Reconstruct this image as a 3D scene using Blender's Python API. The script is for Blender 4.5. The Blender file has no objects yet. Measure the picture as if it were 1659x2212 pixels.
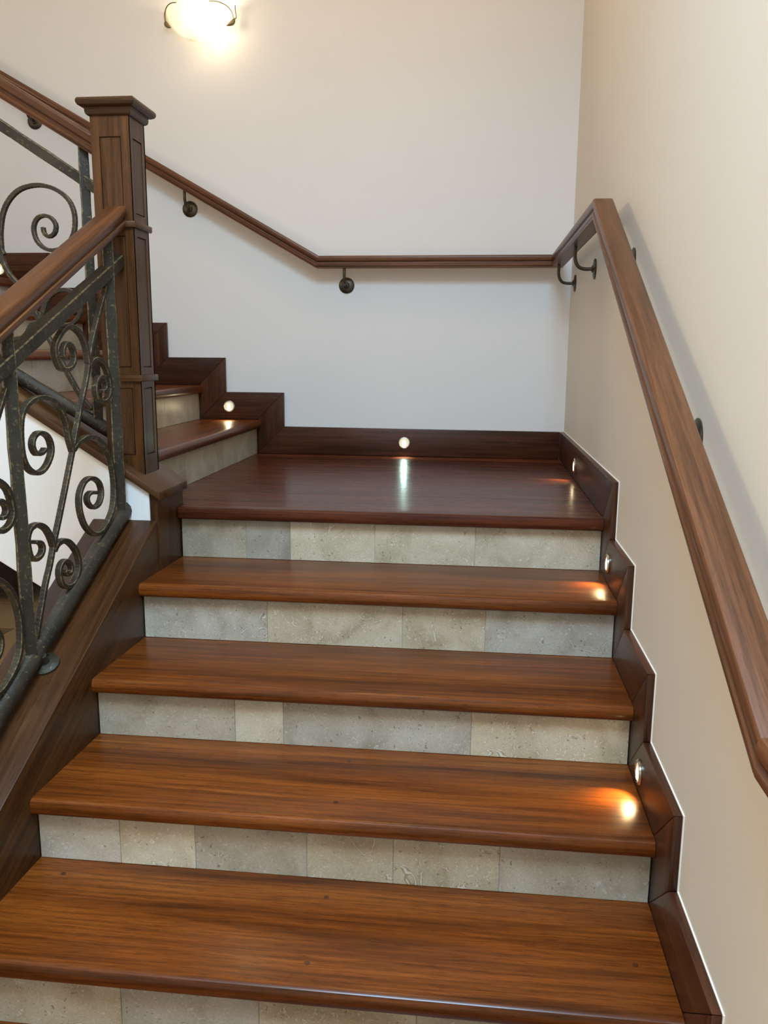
import bpy, bmesh, math, random
from mathutils import Vector, Matrix
random.seed(7)
PI = math.pi
SC = bpy.context.scene
COL = SC.collection

# ------------------------------------------------------------------ camera
cam_d = bpy.data.cameras.new('camera')
cam_d.sensor_fit = 'HORIZONTAL'; cam_d.sensor_width = 36.0
cam_d.lens = 1800.0 / 1659.0 * 36.0
cam_d.clip_start = 0.02
cam = bpy.data.objects.new('camera', cam_d); COL.objects.link(cam)
_p, _y, _r = -0.18893, 0.10935, 0.00739
fw = Vector((-math.sin(_y) * math.cos(_p), math.cos(_y) * math.cos(_p), math.sin(_p)))
rt = Vector((math.cos(_y), math.sin(_y), 0)); up = rt.cross(fw)
rt2 = rt * math.cos(_r) + up * math.sin(_r); up2 = up * math.cos(_r) - rt * math.sin(_r)
M = Matrix((rt2, up2, -fw)).transposed().to_4x4(); M.translation = (0.98733, -2.65034, 0.50848)
cam.matrix_world = M
SC.camera = cam

# ------------------------------------------------------------------ world, lights, exposure
w = bpy.data.worlds.new('world'); SC.world = w; w.use_nodes = True
w.node_tree.nodes['Background'].inputs[0].default_value = (0.75, 0.85, 1.0, 1)
w.node_tree.nodes['Background'].inputs[1].default_value = 0.3

def area_light(name, loc, rot, sx, sy, energy, color):
    d = bpy.data.lights.new(name, 'AREA'); d.shape = 'RECTANGLE'; d.size = sx; d.size_y = sy
    d.energy = energy; d.color = color
    o = bpy.data.objects.new(name, d); COL.objects.link(o); o.location = loc; o.rotation_euler = rot
    return o
# daylight from high behind; the unseen roof window for it is added
area_light('overhead_daylight', (0.75, -2.50, 3.42), (0, 0, 0), 1.20, 1.5, 212, (0.465, 0.748, 1.0)).data.spread = math.radians(152)   # narrowed to put less daylight on the upper wall
# unseen warm fill added behind the camera
area_light('hall_fill', (-0.35, -3.05, 3.0), (0, 0, 0), 1.2, 1.2, 52, (1.0, 0.69, 0.38))
# two unseen warm fills added up high to tint the walls
area_light('stair_head_fill', (-1.5, -0.3, 3.2), (0, 0, 0), 0.6, 0.6, 8, (1.0, 0.72, 0.34))
area_light('landing_fill', (0.45, 0.35, 3.2), (0, 0, 0), 0.5, 0.5, 12, (1.0, 0.6, 0.26))

# unseen fill added at far left, brightens lower floor and right wall
area_light('left_fill', (-3.2, -1.1, 1.6), (0, -PI / 2, 0), 0.7, 0.7, 32, (1.0, 0.73, 0.44))

vs = SC.view_settings
vs.view_transform = 'Standard'; vs.look = 'None'; vs.gamma = 1.0; vs.use_curve_mapping = False
vs.exposure = -0.06
SC.cycles.use_denoising = True
SC.cycles.sample_clamp_indirect = 6.0
SC.cycles.max_bounces = 8

# ------------------------------------------------------------------ dimensions (metres, landing floor = 0)
H = 0.17; R = 0.3182; W = 1.3936; DF = 1.4745; NOSE = 0.0285; TT = 0.0405
WX = 1.4136                      # right wall face
WY = 1.4945                      # back wall face
ZT = [0.0, -0.1737, -0.3475, -0.5149, -0.679, -0.842]     # landing and five treads
YR = [0.0008, -0.322, -0.635, -0.953, -1.265, -1.585]     # risers below them
FLOOR = -1.02
S1 = 0.1359; YE = -0.1503
XR = -0.1162; R2 = 0.2968; S2 = 0.138; XE = 0.0245
def xi(y): return 0.0115 + 0.029 * y                      # inner face of the open stringer

# ------------------------------------------------------------------ materials
MATS = {}
def newmat(name):
    m = bpy.data.materials.new(name); m.use_nodes = True
    nt = m.node_tree; b = nt.nodes['Principled BSDF']
    MATS[name] = m
    return m, nt, b
def N(nt, t, **kw):
    n = nt.nodes.new(t)
    for k, v in kw.items():
        if k.startswith('i_'): n.inputs[k[2:].replace('_', ' ')].default_value = v
        else: setattr(n, k, v)
    return n
def ramp(nt, fac, stops):
    r = N(nt, 'ShaderNodeValToRGB'); e = r.color_ramp.elements
    while len(e) < len(stops): e.new(0.5)
    for q, (p, c) in zip(e, stops):
        q.position = p; q.color = (*c, 1) if len(c) == 3 else c
    nt.links.new(fac, r.inputs[0]); return r.outputs[0]
def mix(nt, a, b, f, mode='MIX'):
    n = N(nt, 'ShaderNodeMix', data_type='RGBA', blend_type=mode)
    for s, v in ((n.inputs[0], f), (n.inputs[6], a), (n.inputs[7], b)):
        if hasattr(v, 'links'): nt.links.new(v, s)
        else: s.default_value = v if isinstance(v, (int, float)) else (*v, 1)
    return n.outputs[2]
def math_n(nt, op, a, b=0.0, clamp=False):
    n = N(nt, 'ShaderNodeMath', operation=op, use_clamp=clamp)
    for s, v in ((n.inputs[0], a), (n.inputs[1], b)):
        if hasattr(v, 'links'): nt.links.new(v, s)
        else: s.default_value = v
    return n.outputs[0]

def wood(name, dark, mid, light, rough=0.2, coat=0.35, coat_rough=0.08, pores=0.5, spec=0.28):
    m, nt, b = newmat(name)
    at = N(nt, 'ShaderNodeAttribute', attribute_name='grain')
    oi = N(nt, 'ShaderNodeObjectInfo')
    def scaled(s):
        mp = N(nt, 'ShaderNodeMapping'); mp.inputs['Scale'].default_value = s
        nt.links.new(at.outputs['Vector'], mp.inputs[0]); return mp.outputs[0]
    def noise(s, detail=4.0, dist=0.0, rgh=0.55):
        n = N(nt, 'ShaderNodeTexNoise', i_Scale=1.0, i_Detail=detail, i_Distortion=dist, i_Roughness=rgh)
        nt.links.new(scaled(s), n.inputs['Vector']); return n.outputs['Fac']
    band = noise((0.9, 16, 16), 3, 0.6)
    fine = noise((3.0, 95, 95), 4, 0.3)
    pore = noise((22, 420, 420), 2, 0.0)
    c = ramp(nt, band, [(0.28, dark), (0.52, mid), (0.76, light)])
    f2 = ramp(nt, fine, [(0.34, (0.50, 0.46, 0.43)), (0.62, (1.14, 1.12, 1.10))])
    c = mix(nt, c, f2, 0.85, 'MULTIPLY')
    f3 = ramp(nt, pore, [(0.36, (0.35, 0.3, 0.28)), (0.47, (1, 1, 1))])
    c = mix(nt, c, f3, pores, 'MULTIPLY')
    hs = N(nt, 'ShaderNodeHueSaturation')
    v = math_n(nt, 'MULTIPLY_ADD', oi.outputs['Random'], 0.26); v.node.inputs[2].default_value = 0.88
    v = math_n(nt, 'MULTIPLY', v, oi.outputs['Color'])
    nt.links.new(v, hs.inputs['Value']); nt.links.new(c, hs.inputs['Color'])
    nt.links.new(hs.outputs[0], b.inputs['Base Color'])
    r = math_n(nt, 'MULTIPLY_ADD', fine, 0.16); r.node.inputs[2].default_value = rough - 0.05
    nt.links.new(r, b.inputs['Roughness'])
    b.inputs['Specular IOR Level'].default_value = spec
    b.inputs['Coat Weight'].default_value = coat; b.inputs['Coat Roughness'].default_value = coat_rough
    bp = N(nt, 'ShaderNodeBump', i_Strength=0.09, i_Distance=0.002)
    nt.links.new(fine, bp.inputs['Height']); nt.links.new(bp.outputs[0], b.inputs['Normal'])
    return m
wood('tread_wood', (0.060, 0.0142, 0.0020), (0.145, 0.0365, 0.0045), (0.205, 0.058, 0.0075), 0.30, 0.20, 0.16, 0.6, 0.22)
wood('landing_wood', (0.042, 0.0105, 0.005), (0.080, 0.021, 0.0085), (0.108, 0.031, 0.0125), 0.24, 0.06, 0.08, 0.35, 0.10)
wood('skirt_wood', (0.034, 0.010, 0.004), (0.066, 0.021, 0.009), (0.090, 0.030, 0.013), 0.32, 0.14, 0.14, 0.4)
wood('rail_wood', (0.058, 0.0185, 0.006), (0.120, 0.042, 0.0145), (0.155, 0.058, 0.0215), 0.34, 0.12, 0.15, 0.35)
wood('newel_wood', (0.036, 0.0130, 0.0034), (0.071, 0.0265, 0.0066), (0.098, 0.038, 0.0105), 0.36, 0.08, 0.2, 0.5)
wood('stringer_wood', (0.028, 0.0098, 0.0028), (0.056, 0.0205, 0.0055), (0.078, 0.030, 0.0085), 0.34, 0.10, 0.15, 0.5, 0.22)
wood('dark_wood', (0.012, 0.006, 0.004), (0.02, 0.010, 0.006), (0.03, 0.015, 0.009), 0.4, 0.1, 0.2, 0.3)

def plaster(name, col, amt=0.05):
    m, nt, b = newmat(name)
    tc = N(nt, 'ShaderNodeNewGeometry')
    n = N(nt, 'ShaderNodeTexNoise', i_Scale=1.3, i_Detail=3.0)
    nt.links.new(tc.outputs['Position'], n.inputs['Vector'])
    c = mix(nt, tuple(x * (1 - amt) for x in col), tuple(min(1, x * (1 + amt)) for x in col), n.outputs['Fac'])
    nt.links.new(c, b.inputs['Base Color'])
    b.inputs['Roughness'].default_value = 0.6; b.inputs['Specular IOR Level'].default_value = 0.3
    n2 = N(nt, 'ShaderNodeTexNoise', i_Scale=60.0, i_Detail=3.0)
    nt.links.new(tc.outputs['Position'], n2.inputs['Vector'])
    bp = N(nt, 'ShaderNodeBump', i_Strength=0.04, i_Distance=0.004)
    nt.links.new(n2.outputs['Fac'], bp.inputs['Height']); nt.links.new(bp.outputs[0], b.inputs['Normal'])
plaster('paint_white', (0.74, 0.733, 0.73))
plaster('paint_cream', (0.70, 0.645, 0.565))
plaster('caulk', (0.80, 0.78, 0.72))

def travertine():
    m, nt, b = newmat('travertine')
    tc = N(nt, 'ShaderNodeTexCoord'); oi = N(nt, 'ShaderNodeObjectInfo')
    off = N(nt, 'ShaderNodeVectorMath', operation='ADD')
    cmb = N(nt, 'ShaderNodeCombineXYZ')
    rr = math_n(nt, 'MULTIPLY', oi.outputs['Random'], 57.0)
    nt.links.new(rr, cmb.inputs[0]); nt.links.new(rr, cmb.inputs[2])
    nt.links.new(tc.outputs['Object'], off.inputs[0]); nt.links.new(cmb.outputs[0], off.inputs[1])
    P = off.outputs[0]
    def noise(s, d=4.0, dist=0.0):
        n = N(nt, 'ShaderNodeTexNoise', i_Scale=s, i_Detail=d, i_Distortion=dist); nt.links.new(P, n.inputs['Vector']); return n.outputs['Fac']
    big = noise(7.0, 5.0, 0.8)
    c = ramp(nt, big, [(0.28, (0.315, 0.268, 0.192)), (0.5, (0.435, 0.385, 0.297)), (0.74, (0.525, 0.482, 0.39))])
    # fossils: pale little curls
    f = noise(70.0, 3.0, 2.2)
    c = mix(nt, c, (0.62, 0.60, 0.54), math_n(nt, 'MULTIPLY', math_n(nt, 'GREATER_THAN', f, 0.64), 0.6))
    # clustered dark pits
    pit = noise(120.0, 2.0); cl = noise(11.0, 2.0)
    pm = math_n(nt, 'MULTIPLY', math_n(nt, 'GREATER_THAN', pit, 0.67), math_n(nt, 'GREATER_THAN', cl, 0.5))
    c = mix(nt, c, (0.12, 0.09, 0.055), math_n(nt, 'MULTIPLY', pm, 0.6))
    # calcite veins: thin pale lines with brown borders
    vn = math_n(nt, 'ABSOLUTE', math_n(nt, 'SUBTRACT', noise(5.5, 3.0, 1.4), 0.5)); vm = math_n(nt, 'GREATER_THAN', noise(3.0, 1.0), 0.56)
    c = mix(nt, c, (0.17, 0.125, 0.075), math_n(nt, 'MULTIPLY', math_n(nt, 'MULTIPLY', math_n(nt, 'LESS_THAN', vn, 0.0075), vm), 0.5))
    c = mix(nt, c, (0.60, 0.57, 0.50), math_n(nt, 'MULTIPLY', math_n(nt, 'MULTIPLY', math_n(nt, 'LESS_THAN', vn, 0.004), vm), 0.8))
    fine = noise(260.0, 2.0)
    c = mix(nt, c, ramp(nt, fine, [(0.3, (0.86, 0.85, 0.83)), (0.7, (1.08, 1.08, 1.08))]), 0.8, 'MULTIPLY')
    hs = N(nt, 'ShaderNodeHueSaturation')
    v = math_n(nt, 'MULTIPLY', oi.outputs['Color'], math_n(nt, 'MULTIPLY_ADD', oi.outputs['Random'], 0.08)); v.node.inputs[1].links[0].from_node.inputs[2].default_value = 1.0
    s = math_n(nt, 'MULTIPLY_ADD', oi.outputs['Random'], 0.5); s.node.inputs[2].default_value = 0.75
    nt.links.new(v, hs.inputs['Value']); nt.links.new(s, hs.inputs['Saturation']); nt.links.new(c, hs.inputs['Color'])
    nt.links.new(hs.outputs[0], b.inputs['Base Color'])
    b.inputs['Roughness'].default_value = 0.32
    bp = N(nt, 'ShaderNodeBump', i_Strength=0.12, i_Distance=0.003)
    nt.links.new(big, bp.inputs['Height']); nt.links.new(bp.outputs[0], b.inputs['Normal'])
travertine()

def simple(name, col, rough=0.5, metal=0.0, emit=None, estr=0.0):
    m, nt, b = newmat(name)
    n = N(nt, 'ShaderNodeTexNoise', i_Scale=18.0, i_Detail=3.0)
    tc = N(nt, 'ShaderNodeTexCoord'); nt.links.new(tc.outputs['Object'], n.inputs['Vector'])
    c = mix(nt, tuple(x * 0.92 for x in col), tuple(min(1, x * 1.08) for x in col), n.outputs['Fac'])
    nt.links.new(c, b.inputs['Base Color'])
    b.inputs['Roughness'].default_value = rough; b.inputs['Metallic'].default_value = metal
    if emit:
        b.inputs['Emission Color'].default_value = (*emit, 1); b.inputs['Emission Strength'].default_value = estr
    return m
simple('grout', (0.50, 0.46, 0.38), 0.8)
simple('chrome', (0.75, 0.74, 0.70), 0.22, 1.0)
simple('bronze', (0.085, 0.075, 0.055), 0.38, 0.85)
simple('floor_tile', (0.58, 0.41, 0.22), 0.35)
simple('floor_tile_dark', (0.33, 0.22, 0.12), 0.35)
simple('lens_warm', (0.9, 0.85, 0.7), 0.3, 0, (1.0, 0.80, 0.45), 40.0)
simple('lens_cool', (0.9, 0.9, 0.8), 0.3, 0, (0.60, 1.0, 0.88), 160.0)
simple('lens_rim', (0.62, 0.56, 0.40), 0.3, 0, (1.0, 0.86, 0.52), 0.45)
simple('bulb', (1, 1, 1), 0.4, 0, (1.0, 0.90, 0.68), 30.0)
simple('frame_white', (0.8, 0.8, 0.8), 0.5)
simple('sconce_wire', (0.22, 0.17, 0.09), 0.5, 0.6)

def iron(name, gold_amt):
    m, nt, b = newmat(name)
    tc = N(nt, 'ShaderNodeTexCoord')
    n = N(nt, 'ShaderNodeTexNoise', i_Scale=75.0, i_Detail=6.0, i_Roughness=0.7)
    nt.links.new(tc.outputs['Object'], n.inputs['Vector'])
    n2 = N(nt, 'ShaderNodeTexNoise', i_Scale=9.0, i_Detail=3.0)
    nt.links.new(tc.outputs['Object'], n2.inputs['Vector'])
    base = ramp(nt, n2.outputs['Fac'], [(0.3, (0.017, 0.0145, 0.0115)), (0.7, (0.042, 0.034, 0.022))])
    # gold wax rubbed over the dark iron: patches everywhere, stronger on the worn edges
    patch = ramp(nt, n.outputs['Fac'], [(0.60 - 0.25 * gold_amt, (0, 0, 0)), (0.76 - 0.18 * gold_amt, (0.7, 0.7, 0.7))])
    c = mix(nt, base, (0.30, 0.225, 0.095), patch)
    nt.links.new(c, b.inputs['Base Color'])
    b.inputs['Metallic'].default_value = 0.25; b.inputs['Roughness'].default_value = 0.5
    b.inputs['Specular IOR Level'].default_value = 0.35
    bp = N(nt, 'ShaderNodeBump', i_Strength=0.4, i_Distance=0.004)
    nt.links.new(n.outputs['Fac'], bp.inputs['Height']); nt.links.new(bp.outputs[0], b.inputs['Normal'])
iron('iron', 0.10)
iron('iron_edge', 0.8)

def alabaster():
    m, nt, b = newmat('alabaster')
    out = nt.nodes['Material Output']
    tr = N(nt, 'ShaderNodeBsdfTranslucent'); tr.inputs[0].default_value = (0.95, 0.86, 0.62, 1)
    n = N(nt, 'ShaderNodeTexNoise', i_Scale=9.0, i_Detail=4.0)
    tc = N(nt, 'ShaderNodeTexCoord'); nt.links.new(tc.outputs['Object'], n.inputs['Vector'])
    c = mix(nt, (0.80, 0.72, 0.50), (0.92, 0.86, 0.68), n.outputs['Fac']); nt.links.new(c, b.inputs['Base Color'])
    b.inputs['Roughness'].default_value = 0.3
    mx = N(nt, 'ShaderNodeMixShader'); mx.inputs[0].default_value = 0.7
    nt.links.new(b.outputs[0], mx.inputs[1]); nt.links.new(tr.outputs[0], mx.inputs[2])
    tp = N(nt, 'ShaderNodeBsdfTransparent'); tp.inputs[0].default_value = (1.0, 0.93, 0.78, 1)
    m2 = N(nt, 'ShaderNodeMixShader'); m2.inputs[0].default_value = 0.38
    nt.links.new(mx.outputs[0], m2.inputs[1]); nt.links.new(tp.outputs[0], m2.inputs[2])
    nt.links.new(m2.outputs[0], out.inputs[0])
alabaster()

# ------------------------------------------------------------------ mesh helpers (all in world metres)
class MB:
    def __init__(s): s.v = []; s.f = []
    def add(s, vs, fs):
        o = len(s.v); s.v += [tuple(p) for p in vs]; s.f += [tuple(i + o for i in f) for f in fs]; return s
    def box(s, x0, x1, y0, y1, z0, z1):
        return s.add([(x0, y0, z0), (x1, y0, z0), (x1, y1, z0), (x0, y1, z0), (x0, y0, z1), (x1, y0, z1), (x1, y1, z1), (x0, y1, z1)],
                     [(0, 3, 2, 1), (4, 5, 6, 7), (0, 1, 5, 4), (1, 2, 6, 5), (2, 3, 7, 6), (3, 0, 4, 7)])
    def loft(s, rings, closed=True, caps=True):
        n = len(rings[0]); vs = [p for r in rings for p in r]; fs = []
        for i in range(len(rings) - 1):
            for j in range(n if closed else n - 1):
                k = (j + 1) % n
                fs.append((i * n + j, i * n + k, (i + 1) * n + k, (i + 1) * n + j))
        if caps:
            fs.append(tuple(reversed(range(n)))); fs.append(tuple(range((len(rings) - 1) * n, len(rings) * n)))
        return s.add(vs, fs)
    def prism_x(s, poly, x0, x1):      # poly in (y,z); x0,x1 may be functions of y
        f = lambda a, y: a(y) if callable(a) else a
        return s.loft([[(f(x0, y), y, z) for y, z in poly], [(f(x1, y), y, z) for y, z in poly]])
    def prism_y(s, poly, y0, y1):      # poly in (x,z)
        return s.loft([[(x, y0, z) for x, z in poly], [(x, y1, z) for x, z in poly]])
    def lathe(s, prof, o, ax, n=24):   # prof: (radius, height along ax)
        ax = Vector(ax).normalized(); a = ax.orthogonal().normalized(); b = ax.cross(a); o = Vector(o)
        return s.loft([[o + ax * h + (a * math.cos(t) + b * math.sin(t)) * r for t in [2 * PI * k / n for k in range(n)]] for r, h in prof])
    def tube(s, pts, r, n=8):
        pts = [Vector(p) for p in pts]; rings = []; pa = None
        for i, p in enumerate(pts):
            t = (pts[min(i + 1, len(pts) - 1)] - pts[max(i - 1, 0)]).normalized()
            a = t.orthogonal().normalized() if pa is None else (pa - t * pa.dot(t)).normalized()
            pa = a; b = t.cross(a); rr = r(i / (len(pts) - 1)) if callable(r) else r
            rings.append([p + (a * math.cos(q) + b * math.sin(q)) * rr for q in [2 * PI * k / n for k in range(n)]])
        return s.loft(rings)
    def strip(s, pts, normal, wi, wo):  # rectangular bar bent in a plane: wi in-plane, wo along normal
        pts = [Vector(p) for p in pts]; nn = Vector(normal).normalized(); rings = []; m = len(pts) - 1
        for i, p in enumerate(pts):
            t = (pts[min(i + 1, m)] - pts[max(i - 1, 0)]).normalized(); a = nn.cross(t).normalized()
            k = wi(i / m) if callable(wi) else wi
            k *= 1 + (0.07 if i % 2 else -0.03)
            rings.append([p + a * k / 2 + nn * wo / 2, p - a * k / 2 + nn * wo / 2, p - a * k / 2 - nn * wo / 2, p + a * k / 2 - nn * wo / 2])
        return s.loft(rings)

def smooth_path(pts, n=6):
    P = [Vector(p) for p in pts]; P = [2 * P[0] - P[1]] + P + [2 * P[-1] - P[-2]]; out = []
    for i in range(1, len(P) - 2):
        for k in range(n):
            t = k / n
            out.append(0.5 * ((2 * P[i]) + (P[i + 1] - P[i - 1]) * t + (2 * P[i - 1] - 5 * P[i] + 4 * P[i + 1] - P[i + 2]) * t * t
                              + (-P[i - 1] + 3 * P[i] - 3 * P[i + 1] + P[i + 2]) * t ** 3))
    return out + [P[-2]]

def hammered(pts, step=0.0055):
    P = [Vector(p) for p in pts]; out = [P[0]]; acc = 0.0
    for a, b in zip(P, P[1:]):
        d = (b - a).length; t = step - acc
        while t <= d: out.append(a.lerp(b, t / d)); t += step
        acc = (acc + d) % step
    return out
def wloc(o):
    v = Vector((0, 0, 0))
    while o is not None: v = v + o.location; o = o.parent
    return v
def build(name, mb, mat, parent=None, grain=None, bevel=0.0, seg=1, smooth=False, origin=None, edge=None):
    base = wloc(parent) if parent else Vector((0, 0, 0))
    if origin is None:
        lo = [min(v[i] for v in mb.v) for i in range(3)]; hi = [max(v[i] for v in mb.v) for i in range(3)]
        origin = ((lo[0] + hi[0]) / 2, (lo[1] + hi[1]) / 2, lo[2])
    origin = Vector(origin)
    bm = bmesh.new()
    vs = [bm.verts.new(v) for v in mb.v]
    for f in mb.f:
        try: bm.faces.new([vs[i] for i in f])
        except ValueError: pass
    bmesh.ops.recalc_face_normals(bm, faces=bm.faces)
    if bevel:
        es = [e for e in bm.edges if len(e.link_faces) == 2 and e.calc_face_angle(0) > 0.6]
        bmesh.ops.bevel(bm, geom=es, offset=bevel, segments=seg, profile=0.5, affect='EDGES', clamp_overlap=True, material=1 if edge else -1)
    me = bpy.data.meshes.new(name); bm.to_mesh(me); bm.free()
    if grain is not None:
        g = Vector(grain).normalized(); a = g.orthogonal().normalized(); b = g.cross(a)
        at = me.attributes.new('grain', 'FLOAT_VECTOR', 'POINT'); of = Vector((random.random() * 40, random.random() * 40, random.random() * 40))
        buf = []
        for v in me.vertices: buf += [v.co.dot(g) + of.x, v.co.dot(a) + of.y, v.co.dot(b) + of.z]
        at.data.foreach_set('vector', buf)
    me.transform(Matrix.Translation(-origin))
    me.materials.append(MATS[mat])
    if edge: me.materials.append(MATS[edge])
    if smooth:
        for p in me.polygons: p.use_smooth = True
        try: me.set_sharp_from_angle(angle=math.radians(30))
        except Exception: pass
    o = bpy.data.objects.new(name, me); COL.objects.link(o)
    o.parent = parent; o.location = origin - base
    return o
def thing(name, loc, label, cat, group=None):
    o = bpy.data.objects.new(name, None); COL.objects.link(o); o.location = loc; o.empty_display_size = 0.05
    return tag(o, label, cat, group)
def tag(o, label, cat, group=None):
    o['label'] = label; o['category'] = cat
    if group: o['group'] = group
    return o
def struct(o, label=None, cat=None):
    o['kind'] = 'structure'
    if label: o['label'] = label
    if cat: o['category'] = cat
    return o

# ------------------------------------------------------------------ the room
X0, Y0, ZC = -3.4, -4.6, 3.3
struct(build('wall_back', MB().prism_y([(X0, FLOOR + 1.75), (-0.9, FLOOR + 1.0), (-0.9, -0.25), (WX + 0.1, -0.25), (WX + 0.1, ZC), (X0, ZC)], WY, WY + 0.12), 'paint_white'),
       'off-white plastered back wall behind the landing', 'wall')
struct(build('wall_right', MB().box(WX, WX + 0.12, Y0, WY, FLOOR, ZC), 'paint_cream'), 'cream plastered wall beside the lower stairs', 'wall')
struct(build('wall_left', MB().box(X0 - 0.12, X0, Y0, 2.6, FLOOR, ZC), 'paint_white'), 'off-white wall far left of the stairs', 'wall')
struct(build('wall_front', MB().box(X0, WX, Y0 - 0.12, Y0, FLOOR, ZC), 'paint_white'), 'off-white hall wall behind the viewer', 'wall')
struct(build('wall_lower', MB().box(X0, WX + 0.1, 2.45, 2.57, FLOOR, 0.75), 'paint_white'), 'shaded white wall under the upper stairs', 'wall')
# ceiling with an opening for the added roof window
ce = MB(); ox0, ox1, oy0, oy1 = 0.12, 1.38, -3.28, -1.72
ce.box(X0, ox0, Y0, WY, ZC, ZC + 0.12).box(ox1, WX, Y0, WY, ZC, ZC + 0.12).box(ox0, ox1, Y0, oy0, ZC, ZC + 0.12).box(ox0, ox1, oy1, WY, ZC, ZC + 0.12)
struct(build('ceiling', ce, 'paint_white'), 'white ceiling over the stairwell', 'ceiling')
fr = MB().box(ox0 - .05, ox0 + .03, oy0 - .05, oy1 + .05, ZC - .02, ZC + .2).box(ox1 - .03, ox1 + .03, oy0 - .05, oy1 + .05, ZC - .02, ZC + .2)
fr.box(ox0, ox1, oy0 - .05, oy0 + .03, ZC - .02, ZC + .2).box(ox0, ox1, oy1 - .03, oy1 + .05, ZC - .02, ZC + .2)
struct(build('added_window_1', fr, 'frame_white'), 'white frame of an added, unseen roof window above the stairs', 'window')  # unseen frame added around the daylight source
# floor with tiles where they can be seen under the stairs
fl = struct(build('floor', MB().box(X0, WX, Y0, 2.6, FLOOR - 0.1, FLOOR - 0.004), 'grout'), 'beige tiled hall floor', 'floor')
for i in range(6):
    for j in range(6):
        x = -2.9 + i * 0.45; y = -0.25 + j * 0.45
        build('tile', MB().box(x + .002, x + .448, y + .002, y + .448, FLOOR - 0.006, FLOOR), 'floor_tile_dark' if (i, j) in ((2, 3), (4, 1)) else 'floor_tile', fl, bevel=0.001)
build('paving', MB().box(X0, WX, Y0, -0.255, FLOOR - 0.006, FLOOR), 'floor_tile', fl)['kind'] = 'stuff'

# ------------------------------------------------------------------ stairs
def nose_profile(sgn, tip, z, back):
    # bull-nosed tread section in (run, height); sgn = direction the nosing points to
    pts = [(back, z)]; r = TT / 2
    for k in range(9):
        a = PI / 2 - PI * k / 8
        ex = 0.62
        c = math.copysign(abs(math.cos(a)) ** ex, math.cos(a)); s_ = math.copysign(abs(math.sin(a)) ** ex, math.sin(a))
        pts.append((tip - sgn * (0.018 - 0.018 * c), z - r + r * s_))
    pts.append((back, z - TT))
    return pts

JOINTS = [[0.235, 0.384, 0.667, 0.995], [0.3845, 0.789, 1.03], [0.372, 0.503, 0.996], [0.184, 0.366, 0.629, 0.828, 1.066], [0.314, 0.596, 0.905]]
TINTS = [[0.74, 0.70, 1.08, 1.02, 0.98], [0.98, 1.0, 0.97, 0.90], [0.88, 1.03, 0.90, 1.10], [1.12, 1.15, 0.88, 0.90, 0.93, 0.84], [0.95, 0.88, 0.92, 0.9]]
low = thing('stair_flight', (0.7, YR[4], FLOOR), 'lower wooden stair flight with beige stone risers rising toward the landing', 'stairs')
for k in range(1, 6):                                   # treads 1..5
    tr = MB().prism_x(nose_profile(-1, YR[k] - NOSE, ZT[k], YR[k - 1] + 0.012), xi, W - 0.0005)
    td = build('tread', tr, 'tread_wood', low, grain=(1, 0, 0), bevel=0.0, smooth=True)
    for x, y in {3: ((0.081, -0.7116), (0.689, -0.704), (0.688, -0.904)), 4: ((0.068, -1.008), (0.686, -1.018), (0.684, -1.223), (1.33, -1.151))}.get(k, ()):
        build('screw_plug', MB().lathe([(0.0, -0.004), (0.006, -0.004), (0.006, 0.0002), (0.0, 0.0003)], (x, y, ZT[k]), (0, 0, 1), 14), 'skirt_wood', td, grain=(0, 1, 0))
for k in range(1, 7):                                   # risers under landing(0)..tread 5
    zt = ZT[k - 1] - TT + 0.002; zb = ZT[k] if k < 6 else FLOOR; y = YR[k - 1]
    rs = build('riser', MB().box(xi(y) + 0.001, W - 0.001, y + 0.0025, y + 0.035, zb - 0.02, zt), 'grout', low)
    js = JOINTS[k - 1] if k < 6 else [0.3, 0.7, 1.0]
    xs = [xi(y) + 0.001] + js + [W - 0.001]
    tn = TINTS[k - 1] if k < 6 else [1.0] * 4
    for a, b, q in zip(xs, xs[1:], tn):
        tl = build('tile', MB().box(a + 0.0007, b - 0.0007, y - random.random() * 0.0006, y + 0.012, zb + 0.0005, zt), 'travertine', rs, bevel=0.0008)
        tl.color = (q, q, q, 1)
# open stringer on the left with its sloping top
def zs(y): return -0.010 - 0.521 * (-0.193 - y)
sp = [(-0.1935, zs(-0.1935)), (-1.715, zs(-1.715)), (-1.715, FLOOR), (-1.30, FLOOR), (-0.1935, -0.62)]
build('stringer', MB().prism_x(sp, lambda y: xi(y) - 0.21, xi), 'stringer_wood', low, grain=(0, 1, 0.521), bevel=0.004, seg=2, smooth=True)
build('end_board', MB().box(-0.016, 0.0085, -0.1925, 0.034, -0.40, 0.074), 'stringer_wood', low, grain=(0, 0, 1), bevel=0.0015)
build('slab', MB().prism_x([(YR[0] + .03, ZT[1] - .035), (YR[4] + .03, ZT[5] - .035), (YR[4] + .03, FLOOR), (-1.0, FLOOR), (YR[0] + .03, -0.40)], lambda y: xi(y) + .002, W - 0.002), 'paint_white', low)

# landing: boards laid across, bull-nosed front board
ld = thing('stair_landing', (0.65, 0.7, -0.05), 'dark glossy boarded landing between the two stair flights', 'landing')
build('nosing', MB().prism_x(nose_profile(-1, YR[0] - NOSE, 0.0, 0.0345), xi, W - 0.0005), 'landing_wood', ld, grain=(1, 0, 0), smooth=True)
ys = [0.035, 0.30, 0.585, 0.86, 1.12, 1.365, DF]
for a, b in zip(ys, ys[1:]):
    pk = build('plank', MB().box(XR + 0.0005, W - 0.0005, a + 0.0004, b - 0.0004, -0.03, 0), 'landing_wood', ld, grain=(1, 0, 0), bevel=0.0006)
    if b == DF: pk.color = (1.6, 1.6, 1.6, 1)
build('slab', MB().box(XR - 0.06, W, 0.05, WY, -0.2, -0.032), 'paint_white', ld)

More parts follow.
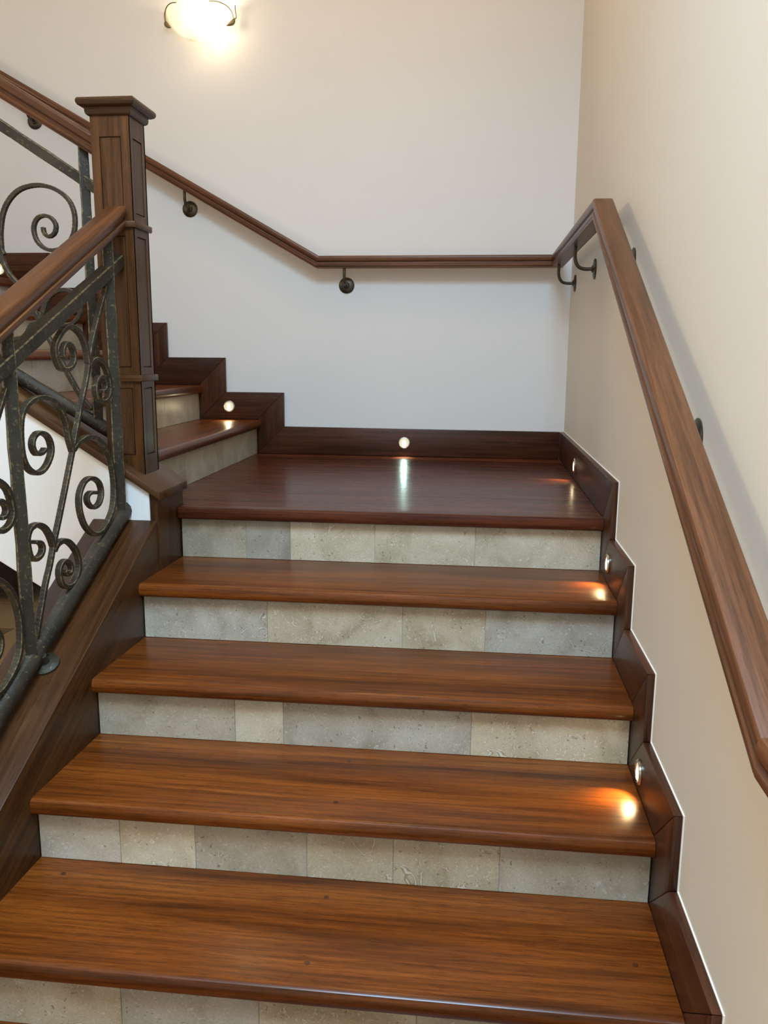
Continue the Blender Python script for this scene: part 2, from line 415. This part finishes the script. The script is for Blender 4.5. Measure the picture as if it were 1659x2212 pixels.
# upper flight, rising to the left along the back wall
upf = thing('stair_flight', (-1.1, 0.75, 0.0), 'upper wooden stair flight climbing left behind the newel post', 'stairs')
YB = 0.036
NU = 8
for j in range(1, NU + 1):
    xr = XR - (j - 1) * R2; z = j * H
    prof = nose_profile(1, xr + 0.022, z, xr - R2 - 0.012)
    build('tread', MB().prism_y(prof, YB, DF - 0.0005), 'tread_wood', upf, grain=(0, 1, 0), smooth=True)
    rs = build('riser', MB().box(xr - 0.035, xr - 0.0025, YB + 0.001, DF - 0.001, z - H - 0.02, z - TT + 0.002), 'grout', upf)
    cuts = [0.42, 0.80, 1.12] if j % 2 else [0.30, 0.62, 1.0]
    yy = [YB + 0.001] + cuts + [DF - 0.001]
    for a, b in zip(yy, yy[1:]):
        build('tile', MB().box(xr - 0.012, xr + random.random() * 0.0006, a + .0007, b - .0007, z - H + 0.0005, z - TT + 0.002), 'travertine', rs, bevel=0.0008)
xl = XR - NU * R2
build('slab', MB().prism_y([(XR - .04, -0.05), (XR - .04, -0.20), (xl, NU * H - 0.42), (xl, NU * H - 0.26)], YB, DF), 'paint_white', upf)

# stair side wall (white) with its wooden capping
def zcap(x): return 0.0823 - 0.635 * (x - 0.0193)       # top of the capping
ws = [(-0.018, zcap(-0.018) - 0.03), (-0.018, -0.42), (-0.10, -0.42), (-2.5, 1.03), (-2.5, zcap(-2.5) - 0.03)]
struct(build('wall_stair', MB().prism_y(ws, -0.193, 0.035), 'paint_white', bevel=0.002), 'white side wall under the sloping wooden capping', 'wall')
cp = [(0.022, zcap(0.022)), (0.022, zcap(0.022) - 0.0285), (-2.5, zcap(-2.5) - 0.0285), (-2.5, zcap(-2.5))]
struct(build('trim_1', MB().prism_y(cp, -0.206, 0.047), 'newel_wood', grain=(1, 0, -0.635), bevel=0.005, seg=2, smooth=True), 'sloping brown wooden capping on the stair side wall', 'trim')

# ------------------------------------------------------------------ skirting boards, stepped with mitred pieces
g = 0.0004
br = struct(build('baseboard_right', MB().box(WX - 0.0015, WX, YE - 5 * R, DF, ZT[5] - 0.2, -0.9), 'skirt_wood', grain=(0, 1, 0)), 'stepped dark wooden skirting board along the right wall', 'baseboard')
def board(par, poly, axis, a, b, grain):
    mb = MB().prism_x(poly, a, b) if axis == 'x' else MB().prism_y(poly, a, b)
    return build('board', mb, 'skirt_wood', par, grain=grain, bevel=0.0022, seg=2, smooth=True)
zz = ZT + [FLOOR]
def ye(k): return YE - k * R
prev = None
for k in range(0, 6):
    zk = ZT[k]; top = zk + S1
    ya = DF if k == 0 else ye(k - 1); yd = DF if k == 0 else YR[k - 1]
    board(br, [(ya - g, top), (ye(k) + g, top), (YR[k] + g, zk + g), (yd - g, zk + g)], 'x', W, WX - 0.0002, (0, 1, 0))
    nt_ = zz[k + 1] + S1
    board(br, [(ye(k), top - g), (ye(k), nt_ + g), (YR[k], zz[k + 1] + g), (YR[k], zk - g)], 'x', W, WX - 0.0002, (0, 0, 1))
    cz = top + 0.0002
    build('caulk', MB().prism_x([(ya, top - 0.002), (ya, top + 0.0025), (ye(k) - 0.003, top + 0.0025), (ye(k) - 0.003, nt_ + 0.002), (ye(k), nt_ + 0.002), (ye(k), top - 0.002)], WX - 0.003, WX - 0.0001), 'caulk', br)
bb = struct(build('baseboard_back', MB().box(XE - 0.4, WX - 0.02, WY - 0.0015, WY, -0.03, 0.02), 'skirt_wood', grain=(1, 0, 0)), 'stepped dark wooden skirting board along the back wall', 'baseboard')
def xe(j): return XE - j * R2
board(bb, [(W - 0.0005, S1 - 0.001), (xe(0), 0.139), (XR, 0.001), (W - 0.0005, 0.001)], 'y', DF, WY - 0.0002, (1, 0, 0))
for j in range(0, NU):
    z = j * H; zn = z + H; xr = XR - j * R2
    board(bb, [(xe(j), z + S2 + g), (xe(j), zn + S2 - g), (xr, zn - g), (xr, z + g)], 'y', DF, WY - 0.0002, (0, 0, 1))
    board(bb, [(xe(j) - g, zn + S2), (xe(j + 1) + g, zn + S2), (xr - R2 + g, zn), (xr - g, zn)], 'y', DF, WY - 0.0002, (1, 0, 0))

# ------------------------------------------------------------------ newel post
NX, NY, NH = -0.1065, -0.085, 0.0590
nw = thing('newel_post', (NX, NY, 0.1), 'square panelled brown wooden newel post with flat moulded cap', 'newel post')
D = 0.006
core = MB().box(NX - NH + D, NX + NH - D, NY - NH + D, NY + NH - D, 0.09, 1.19)
SECT = [(0.09, 0.415, 0.185, 0.3955), (0.434, 0.870, 0.457, 0.848), (0.889, 1.19, 0.912, 1.127)]
st = 0.026
def face_box(mb, side, a0, a1, z0, z1, d0, d1):
    # side 0..3: front(-y), right(+x), back(+y), left(-x); a along the face, d = distance from the post axis
    if side == 0: mb.box(NX + a0, NX + a1, NY - d1, NY - d0, z0, z1)
    if side == 1: mb.box(NX + d0, NX + d1, NY + a0, NY + a1, z0, z1)
    if side == 2: mb.box(NX - a1, NX - a0, NY + d0, NY + d1, z0, z1)
    if side == 3: mb.box(NX - d1, NX - d0, NY - a1, NY - a0, z0, z1)
panels = []
for z0, z1, p0, p1 in SECT:
    for sd in range(4):
        d0, d1 = NH - D - 0.001, NH
        e = NH if sd in (0, 2) else NH - 0.0001
        face_box(core, sd, -e, -NH + st, z0, z1, d0, d1); face_box(core, sd, NH - st, e, z0, z1, d0, d1)
        face_box(core, sd, -NH + st, NH - st, z0, p0, d0, d1); face_box(core, sd, -NH + st, NH - st, p1, z1, d0, d1)
        pm = MB(); face_box(pm, sd, -NH + st + .0032, NH - st - .0032, p0 + .0032, p1 - .0032, d0, NH - 0.0012); panels.append(pm)
core.v = [(x, y, zcap(x) + 0.0004) if abs(z - 0.09) < 1e-6 else (x, y, z) for x, y, z in core.v]   # foot cut to the slope of the capping
sh = build('shaft', core, 'newel_wood', nw, grain=(0, 0, 1))
for pm in panels: build('panel', pm, 'newel_wood', sh, grain=(0, 0, 1), bevel=0.0012)
for z0, z1 in ((0.415, 0.4345), (0.870, 0.889)):
    build('band', MB().box(NX - NH - .009, NX + NH + .009, NY - NH - .009, NY + NH + .009, z0, z1), 'newel_wood', nw, grain=(1, 0, 0), bevel=0.003, seg=2, smooth=True)
cpm = MB()
def sq(hh, z): return [(NX - hh, NY - hh, z), (NX + hh, NY - hh, z), (NX + hh, NY + hh, z), (NX - hh, NY + hh, z)]
cpm.loft([sq(NH + .004, 1.184), sq(NH + .009, 1.188), sq(NH + .011, 1.196), sq(NH + .011, 1.205), sq(NH + .018, 1.206), sq(NH + .026, 1.210), sq(NH + .029, 1.217), sq(NH + .029, 1.223), sq(NH + .026, 1.229), sq(NH + .018, 1.231)])
build('cap', cpm, 'newel_wood', nw, grain=(1, 0, 0), bevel=0.0012)

# ------------------------------------------------------------------ wooden rail section swept along a path with mitred corners
def rail_profile(w_, h_):
    a = w_ / 2; right = [(a * .78, 0.0), (a * .90, -h_ * .025), (a * .975, -h_ * .09), (a, -h_ * .20), (a * .99, -h_ * .34), (a * .93, -h_ * .44), (a * .92, -h_ * .46), (a * .74, -h_ * .50), (a * .72, -h_ * .58), (a * .74, -h_ * .64),
                         (a * .88, -h_ * .68), (a * .95, -h_ * .72), (a * .97, -h_ * .80), (a * .94, -h_ * .88), (a * .86, -h_ * .90), (a * .84, -h_)]
    return [(-x, z) for x, z in reversed(right)][0:0] + right + [(-x, z) for x, z in reversed(right)]
def sweep_rail(name, path, prof, mat, parent):
    P = [Vector(p) for p in path]; n = len(P); dirs = [(P[i + 1] - P[i]).normalized() for i in range(n - 1)]
    objs = []
    for i in range(n - 1):
        d = dirs[i]; side = d.cross(Vector((0, 0, 1))).normalized(); upv = side.cross(d).normalized()
        rings = []
        for e, (pt, other) in enumerate(((P[i], dirs[i - 1] if i > 0 else None), (P[i + 1], dirs[i + 1] if i < n - 2 else None))):
            nrm = d if other is None else (d + other).normalized()
            ring = []
            for x, z in prof:
                q = pt + side * x + upv * z
                t = (pt - q).dot(nrm) / d.dot(nrm)
                ring.append(q + d * t)
            rings.append(ring)
        objs.append(build(name, MB().loft(rings), mat, parent, grain=d, smooth=True))
    return objs

# wall handrail
wr = thing('wall_handrail', (1.0, 1.42, 0.9), 'brown wooden handrail wrapping the back and right walls on bracket arms', 'handrail')
prof_w = rail_profile(0.060, 0.055)
RX, RY, RZ = 1.339, 1.420, 0.9575
sl_b, sl_r = 0.56, 0.503
path = [(-2.3, RY, RZ + (0.222 + 2.3) * sl_b), (0.222, RY, RZ), (RX, RY, RZ), (RX, -0.022, RZ), (RX, -1.745, RZ - 1.723 * sl_r), (RX, -2.05, RZ - 1.723 * sl_r)]
sweep_rail('rail', path, prof_w, 'rail_wood', wr)
def railz_b(x): return RZ + max(0, 0.222 - x) * sl_b
def railz_r(y): return RZ - max(0, -0.022 - y) * sl_r
def bracket(p, nrm, zt):
    p = Vector(p); nrm = Vector(nrm); off = 0.076
    br_ = build('bracket', MB().tube(smooth_path([p + nrm * 0.004, p + nrm * (off - 0.035), p + nrm * (off - 0.012) + Vector((0, 0, .010)), p + nrm * off + Vector((0, 0, .038)),
                Vector((p.x, p.y, zt - 0.003)) + nrm * off], 5), 0.0068, 10), 'bronze', wr, smooth=True)
    build('wall_plate', MB().lathe([(0.0, 0.0002), (0.037, 0.0002), (0.038, 0.003), (0.034, 0.006), (0.016, 0.009), (0.010, 0.014), (0.0, 0.015)], p, nrm, 28), 'bronze', br_, smooth=True)
for x, z in ((-0.431, 1.190), (0.3415, 0.828), (-1.198, 1.6075), (-1.95, 2.03)):
    bracket((x, WY, z), (0, -1, 0), railz_b(x) - 0.052 * (1.14 if x < .2 else 1))
for y, z in ((0.650, 0.822), (1.304, 0.822), (-0.158, 0.765), (-0.985, 0.352)):
    bracket((WX, y, z), (-1, 0, 0), railz_r(y) - 0.052 * (1.12 if y < 0 else 1))

# ------------------------------------------------------------------ iron balustrades
F = {
'diagonal': [(-0.237, 0.691), (-0.313, 0.578), (-0.355, 0.507), (-0.382, 0.437), (-0.42, 0.369), (-0.455, 0.303), (-0.488, 0.237), (-0.514, 0.188), (-0.548, 0.125), (-0.583, 0.062), (-0.613, 0.01), (-0.641, -0.046), (-0.667, -0.088), (-0.696, -0.148), (-0.728, -0.214)],
'b': [(-0.488, 0.237), (-0.503, 0.273), (-0.514, 0.321), (-0.542, 0.36), (-0.583, 0.382), (-0.629, 0.39), (-0.677, 0.383), (-0.71, 0.364), (-0.726, 0.338), (-0.732, 0.296), (-0.728, 0.249), (-0.707, 0.218), (-0.672, 0.203), (-0.635, 0.209), (-0.605, 0.234), (-0.595, 0.259), (-0.605, 0.285), (-0.627, 0.299), (-0.656, 0.302), (-0.678, 0.29), (-0.683, 0.271), (-0.669, 0.252), (-0.642, 0.251), (-0.626, 0.26)],
'c': [(-0.485, 0.24), (-0.468, 0.25), (-0.439, 0.261), (-0.395, 0.267), (-0.344, 0.257), (-0.301, 0.229), (-0.273, 0.193), (-0.257, 0.144), (-0.255, 0.094), (-0.269, 0.043), (-0.304, 0.007), (-0.354, -0.017), (-0.399, -0.013), (-0.442, 0.017), (-0.465, 0.057), (-0.47, 0.098), (-0.456, 0.127), (-0.426, 0.147), (-0.385, 0.148), (-0.348, 0.129), (-0.337, 0.097), (-0.355, 0.069), (-0.39, 0.063), (-0.418, 0.079), (-0.424, 0.098), (-0.404, 0.108), (-0.368, 0.103)],
'd': [(-0.617, 0.0), (-0.626, 0.021), (-0.637, 0.04), (-0.655, 0.059), (-0.684, 0.072), (-0.711, 0.072), (-0.727, 0.063), (-0.736, 0.046), (-0.735, 0.022), (-0.726, -0.003), (-0.706, -0.013), (-0.681, -0.008), (-0.67, 0.008), (-0.679, 0.024), (-0.71, 0.033)],
'e': [(-0.618, -0.012), (-0.598, 0.002), (-0.567, 0.004), (-0.536, -0.008), (-0.504, -0.039), (-0.493, -0.072), (-0.499, -0.099), (-0.522, -0.122), (-0.557, -0.127), (-0.588, -0.111), (-0.599, -0.08), (-0.589, -0.058), (-0.564, -0.052), (-0.54, -0.067), (-0.538, -0.088), (-0.559, -0.092), (-0.572, -0.077)],
'f': [(-0.37, 0.473), (-0.38, 0.518), (-0.4, 0.548), (-0.429, 0.565), (-0.461, 0.571), (-0.493, 0.563), (-0.52, 0.545), (-0.543, 0.523), (-0.548, 0.502), (-0.541, 0.481), (-0.523, 0.462), (-0.492, 0.458), (-0.464, 0.466), (-0.449, 0.484), (-0.451, 0.508), (-0.466, 0.524), (-0.488, 0.526), (-0.504, 0.513), (-0.507, 0.495), (-0.491, 0.485)],
'g': [(-0.366, 0.464), (-0.345, 0.479), (-0.319, 0.484), (-0.294, 0.478), (-0.265, 0.456), (-0.25, 0.419), (-0.249, 0.39), (-0.268, 0.368), (-0.301, 0.361), (-0.33, 0.375), (-0.337, 0.404), (-0.32, 0.429), (-0.292, 0.432), (-0.273, 0.412), (-0.281, 0.394), (-0.302, 0.392)],
}
def px(y): return xi(y) - 0.107                          # plane of the lower balustrade
lb = thing('stair_railing', (px(-0.8), -0.8, -0.32), 'lower stair railing of gilded wrought iron scrolls under a wooden handrail', 'railing')
nrm1 = (1, -0.029, 0)
def taper(a, k=0.55): return lambda t: a * (1 - (1 - k) * t)
def wave(pts, amp):                                      # hammered, slightly uneven edge
    return pts
for dy in (0.0, -0.54, -1.08):
    dz = dy * 0.505
    for nm, pl in F.items():
        if dy < -1 and nm in ('b', 'd', 'f'): continue
        P3 = smooth_path([(px(y + dy), y + dy, z + dz) for y, z in pl], 5)
        if nm == 'diagonal': build('twisted_bar', MB().strip(hammered(P3), nrm1, 0.0125, 0.0145), 'iron', lb, bevel=0.0016, edge='iron_edge')
        else: build('scroll', MB().strip(hammered(P3), nrm1, taper(0.0140, 0.72), 0.0175), 'iron', lb, bevel=0.0016, edge='iron_edge')
def zbot(y): return 0.0365 - 0.497 * (-0.154 - y)
def ztop(y): return 0.7894 - 0.476 * (-0.1373 - y) - 0.012
def zhr(y): return 0.916 + 0.510 * (y + 0.1746)
y_end = -1.72
for yp in (-0.217, -0.757, -1.297):
    zb_, zt_ = zbot(yp), zhr(yp) - 0.045
    mb = MB(); s = 0.0155; x = px(yp); n = 14; rings = []
    for i in range(n + 1):
        z = zb_ + (zt_ - zb_) * i / n; q = s * (1 + 0.06 * math.sin(i * 2.3 + yp * 9)); c_, s_ = math.cos(0.62), math.sin(0.62)
        rings.append([(x + (a * c_ - b * s_) * q, yp + (a * s_ + b * c_) * q, z) for a, b in ((-1, -1), (1, -1), (1, 1), (-1, 1))])
    build('post', mb.loft(rings), 'iron', lb, bevel=0.0025, edge='iron_edge')
def bar(y0, y1, zf, r, name, n=40, wob=0.04, square=False):
    rings = []
    for i in range(n + 1):
        y = y0 + (y1 - y0) * i / n; x = px(y); z = zf(y); q = r * (1 + wob * math.sin(i * 1.9) * math.sin(i * 0.7 + 1))
        if square: ring = [(x + a * q, y - b * q * 0.43, z + b * q * 0.9) for a, b in ((-1, -1), (1, -1), (1, 1), (-1, 1))]
        else: ring = [(x + math.cos(t) * q, y - math.sin(t) * q * .44, z + math.sin(t) * q * .9) for t in [2 * PI * k / 12 for k in range(12)]]
        rings.append(ring)
    return build(name, MB().loft(rings), 'iron', lb, bevel=0.003 if square else 0, smooth=not square, edge='iron_edge' if square else None)
bar(-0.165, y_end, zbot, 0.0255, 'bottom_bar')
bar(-0.140, y_end, ztop, 0.0180, 'top_bar', square=True)
sn = Vector((0, -0.521, 1)).normalized()
for yp in (-0.735, -1.32):
    bp_ = Vector((px(yp) + 0.02, yp + 0.01, zs(yp + 0.01)))
    build('base_plate', MB().lathe([(0.0, 0.0), (0.036, 0.0), (0.036, 0.006), (0.030, 0.010), (0.013, 0.012), (0.011, 0.035), (0.0, 0.036)], bp_, sn, 24), 'iron', lb, smooth=True)
prof_f = rail_profile(0.066, 0.054)
sweep_rail('handrail', [(px(-0.13), -0.130, zhr(-0.130)), (px(y_end), y_end, zhr(y_end))], prof_f, 'rail_wood', lb)
# foot post at the bottom of the lower railing
build('foot_post', MB().box(px(y_end) - .04, px(y_end) + .04, y_end - .08, y_end, FLOOR, zhr(y_end) + .05), 'newel_wood', lb, grain=(0, 0, 1), bevel=0.004)

U = {
'diagonal': [(-0.238, 0.322), (-0.277, 0.372), (-0.317, 0.446), (-0.359, 0.529), (-0.391, 0.594), (-0.429, 0.668), (-0.455, 0.709), (-0.487, 0.747), (-0.502, 0.787), (-0.504, 0.836), (-0.501, 0.878), (-0.489, 0.926), (-0.466, 0.964), (-0.432, 0.992), (-0.391, 1.004), (-0.351, 1.004), (-0.311, 0.991), (-0.277, 0.965), (-0.26, 0.931), (-0.258, 0.891), (-0.268, 0.854), (-0.294, 0.825), (-0.331, 0.813), (-0.364, 0.821), (-0.386, 0.844), (-0.393, 0.878), (-0.382, 0.905), (-0.36, 0.916), (-0.335, 0.91), (-0.32, 0.888), (-0.326, 0.864), (-0.345, 0.854), (-0.359, 0.864), (-0.362, 0.882)],
'm': [(-0.389, 0.587), (-0.381, 0.625), (-0.36, 0.668), (-0.336, 0.688), (-0.304, 0.694), (-0.276, 0.685), (-0.259, 0.654), (-0.259, 0.62), (-0.281, 0.594), (-0.309, 0.587), (-0.331, 0.601), (-0.336, 0.63), (-0.32, 0.651), (-0.299, 0.647), (-0.294, 0.627)],
'n': [(-0.375, 0.562), (-0.395, 0.590), (-0.420, 0.588), (-0.440, 0.560), (-0.457, 0.546), (-0.471, 0.546), (-0.487, 0.536), (-0.497, 0.508), (-0.49, 0.479), (-0.469, 0.474), (-0.456, 0.491), (-0.464, 0.508)],
'p': [(-0.497, 0.80), (-0.530, 0.86), (-0.575, 0.905), (-0.625, 0.915), (-0.665, 0.89), (-0.675, 0.845), (-0.65, 0.81), (-0.61, 0.805), (-0.585, 0.83), (-0.59, 0.86), (-0.61, 0.87)],
}
YP = -0.085
ub = thing('stair_railing', (-0.5, YP, 0.4), 'upper stair railing with one large iron scroll left of the newel post', 'railing')
for dx in (0.0, -0.56, -1.12):
    dz = -dx * 0.60
    for nm, pl in U.items():
        P3 = smooth_path([(x + dx, YP, z + dz) for x, z in pl], 5)
        build('scroll', MB().strip(hammered(P3), (0, 1, 0), taper(0.0140, 0.72), 0.0175), 'iron', ub, bevel=0.0016, edge='iron_edge')
def uzb(x): return 0.261 - 0.575 * (x + 0.194)
def uzt(x): return 0.995 - 0.64 * (x + 0.188)
def uzh(x): return 1.147 - 0.594 * (x + 0.1796)
for xp in (-0.219, -0.779, -1.339):
    rings = []; n = 14; z0, z1 = uzb(xp), uzh(xp) - 0.05; c_, s_ = math.cos(0.5), math.sin(0.5)
    for i in range(n + 1):
        z = z0 + (z1 - z0) * i / n; q = 0.0145 * (1 + 0.06 * math.sin(i * 2.3 + xp * 9))
        rings.append([(xp + (a * c_ - b * s_) * q, YP + (a * s_ + b * c_) * q, z) for a, b in ((-1, -1), (1, -1), (1, 1), (-1, 1))])
    build('post', MB().loft(rings), 'iron', ub, bevel=0.0025, edge='iron_edge')
xe_ = -1.9
def ubar(zf, r, name, square, x0=-0.1665):
    rings = []; n = 40
    for i in range(n + 1):
        x = x0 + (xe_ - x0) * i / n; z = zf(x); q = r * (1 + 0.04 * math.sin(i * 1.9))
        if square: rings.append([(x + b * q * .5, YP + a * q, z + b * q * .87) for a, b in ((-1, -1), (1, -1), (1, 1), (-1, 1))])
        else: rings.append([(x + math.sin(t) * q * .5, YP + math.cos(t) * q, z + math.sin(t) * q * .87) for t in [2 * PI * k / 12 for k in range(12)]])
    build(name, MB().loft(rings), 'iron', ub, bevel=0.003 if square else 0, smooth=not square, edge='iron_edge' if square else None)
ubar(uzb, 0.022, 'bottom_bar', False); ubar(uzt, 0.015, 'top_bar', True)
sweep_rail('handrail', [(NX - NH + 0.020, YP, uzh(NX - NH + 0.020)), (xe_, YP, uzh(xe_))], prof_f, 'rail_wood', ub)

# ------------------------------------------------------------------ step lights
def step_light(p, nrm, label, aim, energy, cool=False):
    p = Vector(p); nrm = Vector(nrm)
    t = thing('step_light', p, label, 'step light', 'small round lights set into the skirting boards')
    build('bezel', MB().lathe([(0.0, 0.0004), (0.030, 0.0004), (0.0305, 0.003), (0.028, 0.006), (0.0245, 0.0065), (0.023, 0.004), (0.0, 0.0038)], p, nrm, 32), 'chrome', t, smooth=True)
    up_ = Vector((0, 0, 1)); sd = nrm.cross(up_)
    def disc(rx, rz, h0, h1, dz):
        mb = MB(); rings = []
        for h, k in ((h0, 1.0), (h0 + (h1 - h0) * .6, 0.85), (h0 + (h1 - h0) * .9, 0.5), (h1, 0.08)):
            rings.append([p + nrm * h + sd * math.cos(a) * rx * k + up_ * (math.sin(a) * rz * k + dz) for a in [2 * PI * i / 24 for i in range(24)]])
        return mb.loft(rings)
    ln = build('lens', disc(0.0238, 0.0238, 0.0039, 0.0058, 0), 'lens_rim', t, smooth=True)
    build('lamp_slot', disc(0.0085, 0.0165, 0.0057, 0.0075, -0.003), 'lens_cool' if cool else 'lens_warm', ln, smooth=True)
    d = bpy.data.lights.new('step_light_beam', 'SPOT'); d.energy = energy; d.spot_size = math.radians(92); d.spot_blend = 1.0
    d.color = (0.88, 1.0, 0.92) if cool else (1.0, 0.66, 0.30); d.shadow_soft_size = 0.006
    lo = bpy.data.objects.new('beam', d); COL.objects.link(lo); lo.parent = t
    pos = nrm * 0.016 + Vector((0, 0, -0.004)); lo.location = pos
    lo.rotation_euler = (Vector(aim) - (p + pos)).to_track_quat('-Z', 'Y').to_euler()
step_light((-0.2567, DF, 0.2358), (0, -1, 0), 'round step light in the skirting above the first upper tread', (-0.257, DF - 0.07, 0.17), 2.0)
step_light((0.6328, DF, 0.0675), (0, -1, 0), 'round step light in the back skirting board of the landing', (0.633, DF - 0.05, 0.0), 2.0, True)
step_light((-1.4266, DF, 0.9075), (0, -1, 0), 'round step light high on the upper flight at the left edge', (-1.427, DF - 0.07, 0.85), 2.0)
step_light((W, 0.8041, 0.0593), (-1, 0, 0), 'round step light in the right skirting beside the landing', (W - 0.08, 0.77, 0), 2.6)
step_light((W, -0.1565, -0.1094), (-1, 0, 0), 'round step light in the right skirting just below the landing', (W - 0.06, -0.19, -0.174), 3.6)
step_light((W, -0.7774, -0.4597), (-1, 0, 0), 'nearest and lowest round step light in the right skirting', (W - 0.06, -0.81, -0.515), 4.5)

# ------------------------------------------------------------------ wall sconce
sx, sz = -0.345, 1.945
sc_ = thing('wall_sconce', (sx, WY, sz), 'glowing half-bowl alabaster wall light with wire vine trim on the back wall', 'wall lamp')
rings = []
for i in range(13):
    t = i / 12; r = 0.158 * math.sin(t * PI / 2 * 0.98) + 0.004; z = sz + 0.125 * (1 - math.cos(t * PI / 2))
    rings.append([(sx + r * math.cos(a), WY - 0.002 - 0.80 * r * math.sin(a), z) for a in [PI * k / 20 for k in range(21)]])
shade = MB().loft(rings, closed=False, caps=False)
so = build('shade', shade, 'alabaster', sc_, smooth=True)
build('back_plate', MB().box(sx - 0.05, sx + 0.05, WY - 0.012, WY - 0.0002, sz + 0.01, sz + 0.12), 'sconce_wire', sc_, bevel=0.004)
bp2 = (sx + 0.06, WY - 0.075, sz + 0.075)
build('bulb', MB().lathe([(0.0, -0.028), (0.018, -0.022), (0.027, -0.004), (0.024, 0.012), (0.014, 0.03), (0.0, 0.034)], bp2, (0, 0, 1), 16), 'bulb', sc_, smooth=True)
def rim(a, dr=0.006, dz=0.0): return (sx + (0.162 + dr) * math.cos(a), WY - 0.002 - 0.80 * (0.162 + dr) * math.sin(a), sz + 0.122 + dz)
for sg in (1, -1):
    th = lambda q: q if sg > 0 else PI - q
    wv = [rim(th(0.05), .004, 0.02), rim(th(0.15), .010, -0.012), rim(th(0.10), .010, -0.035), rim(th(0.22), .004, -0.050)]
    build('wire_vine', MB().tube(smooth_path(wv, 5), 0.0026, 6), 'sconce_wire', sc_, smooth=True)
    wv = [rim(th(0.20), .004, -0.045), rim(th(0.32), .005, -0.02), rim(th(0.55), .005, -0.004), rim(th(0.85), .006, 0.002), rim(th(1.1), .008, -0.003)]
    build('wire_vine', MB().tube(smooth_path(wv, 5), 0.0026, 6), 'sconce_wire', sc_, smooth=True)
    lf = [rim(th(0.16), .006, -0.040), rim(th(0.24), .0, -0.062), rim(th(0.40), -.018, -0.080)]
    build('leaf', MB().tube(smooth_path(lf, 6), lambda t: 0.002 + 0.009 * math.sin(PI * min(1, t * 1.02)) ** 1.0, 8), 'sconce_wire', sc_, smooth=True)
ld_ = bpy.data.lights.new('sconce_light', 'POINT'); ld_.energy = 9; ld_.color = (1.0, 0.80, 0.54); ld_.shadow_soft_size = 0.036
lo = bpy.data.objects.new('sconce_light', ld_); COL.objects.link(lo); lo.parent = sc_; lo.location = Vector(bp2) - Vector((sx, WY, sz))

# ------------------------------------------------------------------ dark cabinet below the stairs
cb = thing('cabinet', (-2.2, 2.1, FLOOR), 'dark wooden cabinet glimpsed under the upper stairs at the left edge', 'cabinet')
build('body', MB().box(-2.9, -1.70, 1.95, 2.4, FLOOR + 0.10, FLOOR + 0.95), 'dark_wood', cb, grain=(1, 0, 0), bevel=0.005)
build('top', MB().box(-2.93, -1.67, 1.92, 2.42, FLOOR + 0.95, FLOOR + 0.98), 'dark_wood', cb, grain=(1, 0, 0), bevel=0.004)
for x in (-2.85, -1.78):
    for y in (1.98, 2.34):
        build('leg', MB().box(x, x + .06, y, y + .05, FLOOR, FLOOR + 0.10), 'dark_wood', cb, grain=(0, 0, 1), bevel=0.003)
for x in (-2.88, -2.29):
    dd = build('door', MB().box(x, x + .57, 1.935, 1.95, FLOOR + 0.13, FLOOR + 0.92), 'dark_wood', cb, grain=(0, 0, 1), bevel=0.003)
    build('knob', MB().lathe([(0, 0), (.006, 0), (.006, .01), (.012, .016), (.010, .022), (0, .024)], (x + (.52 if x < -2.5 else .05), 1.935, FLOOR + .55), (0, -1, 0), 12), 'bronze', dd, smooth=True)
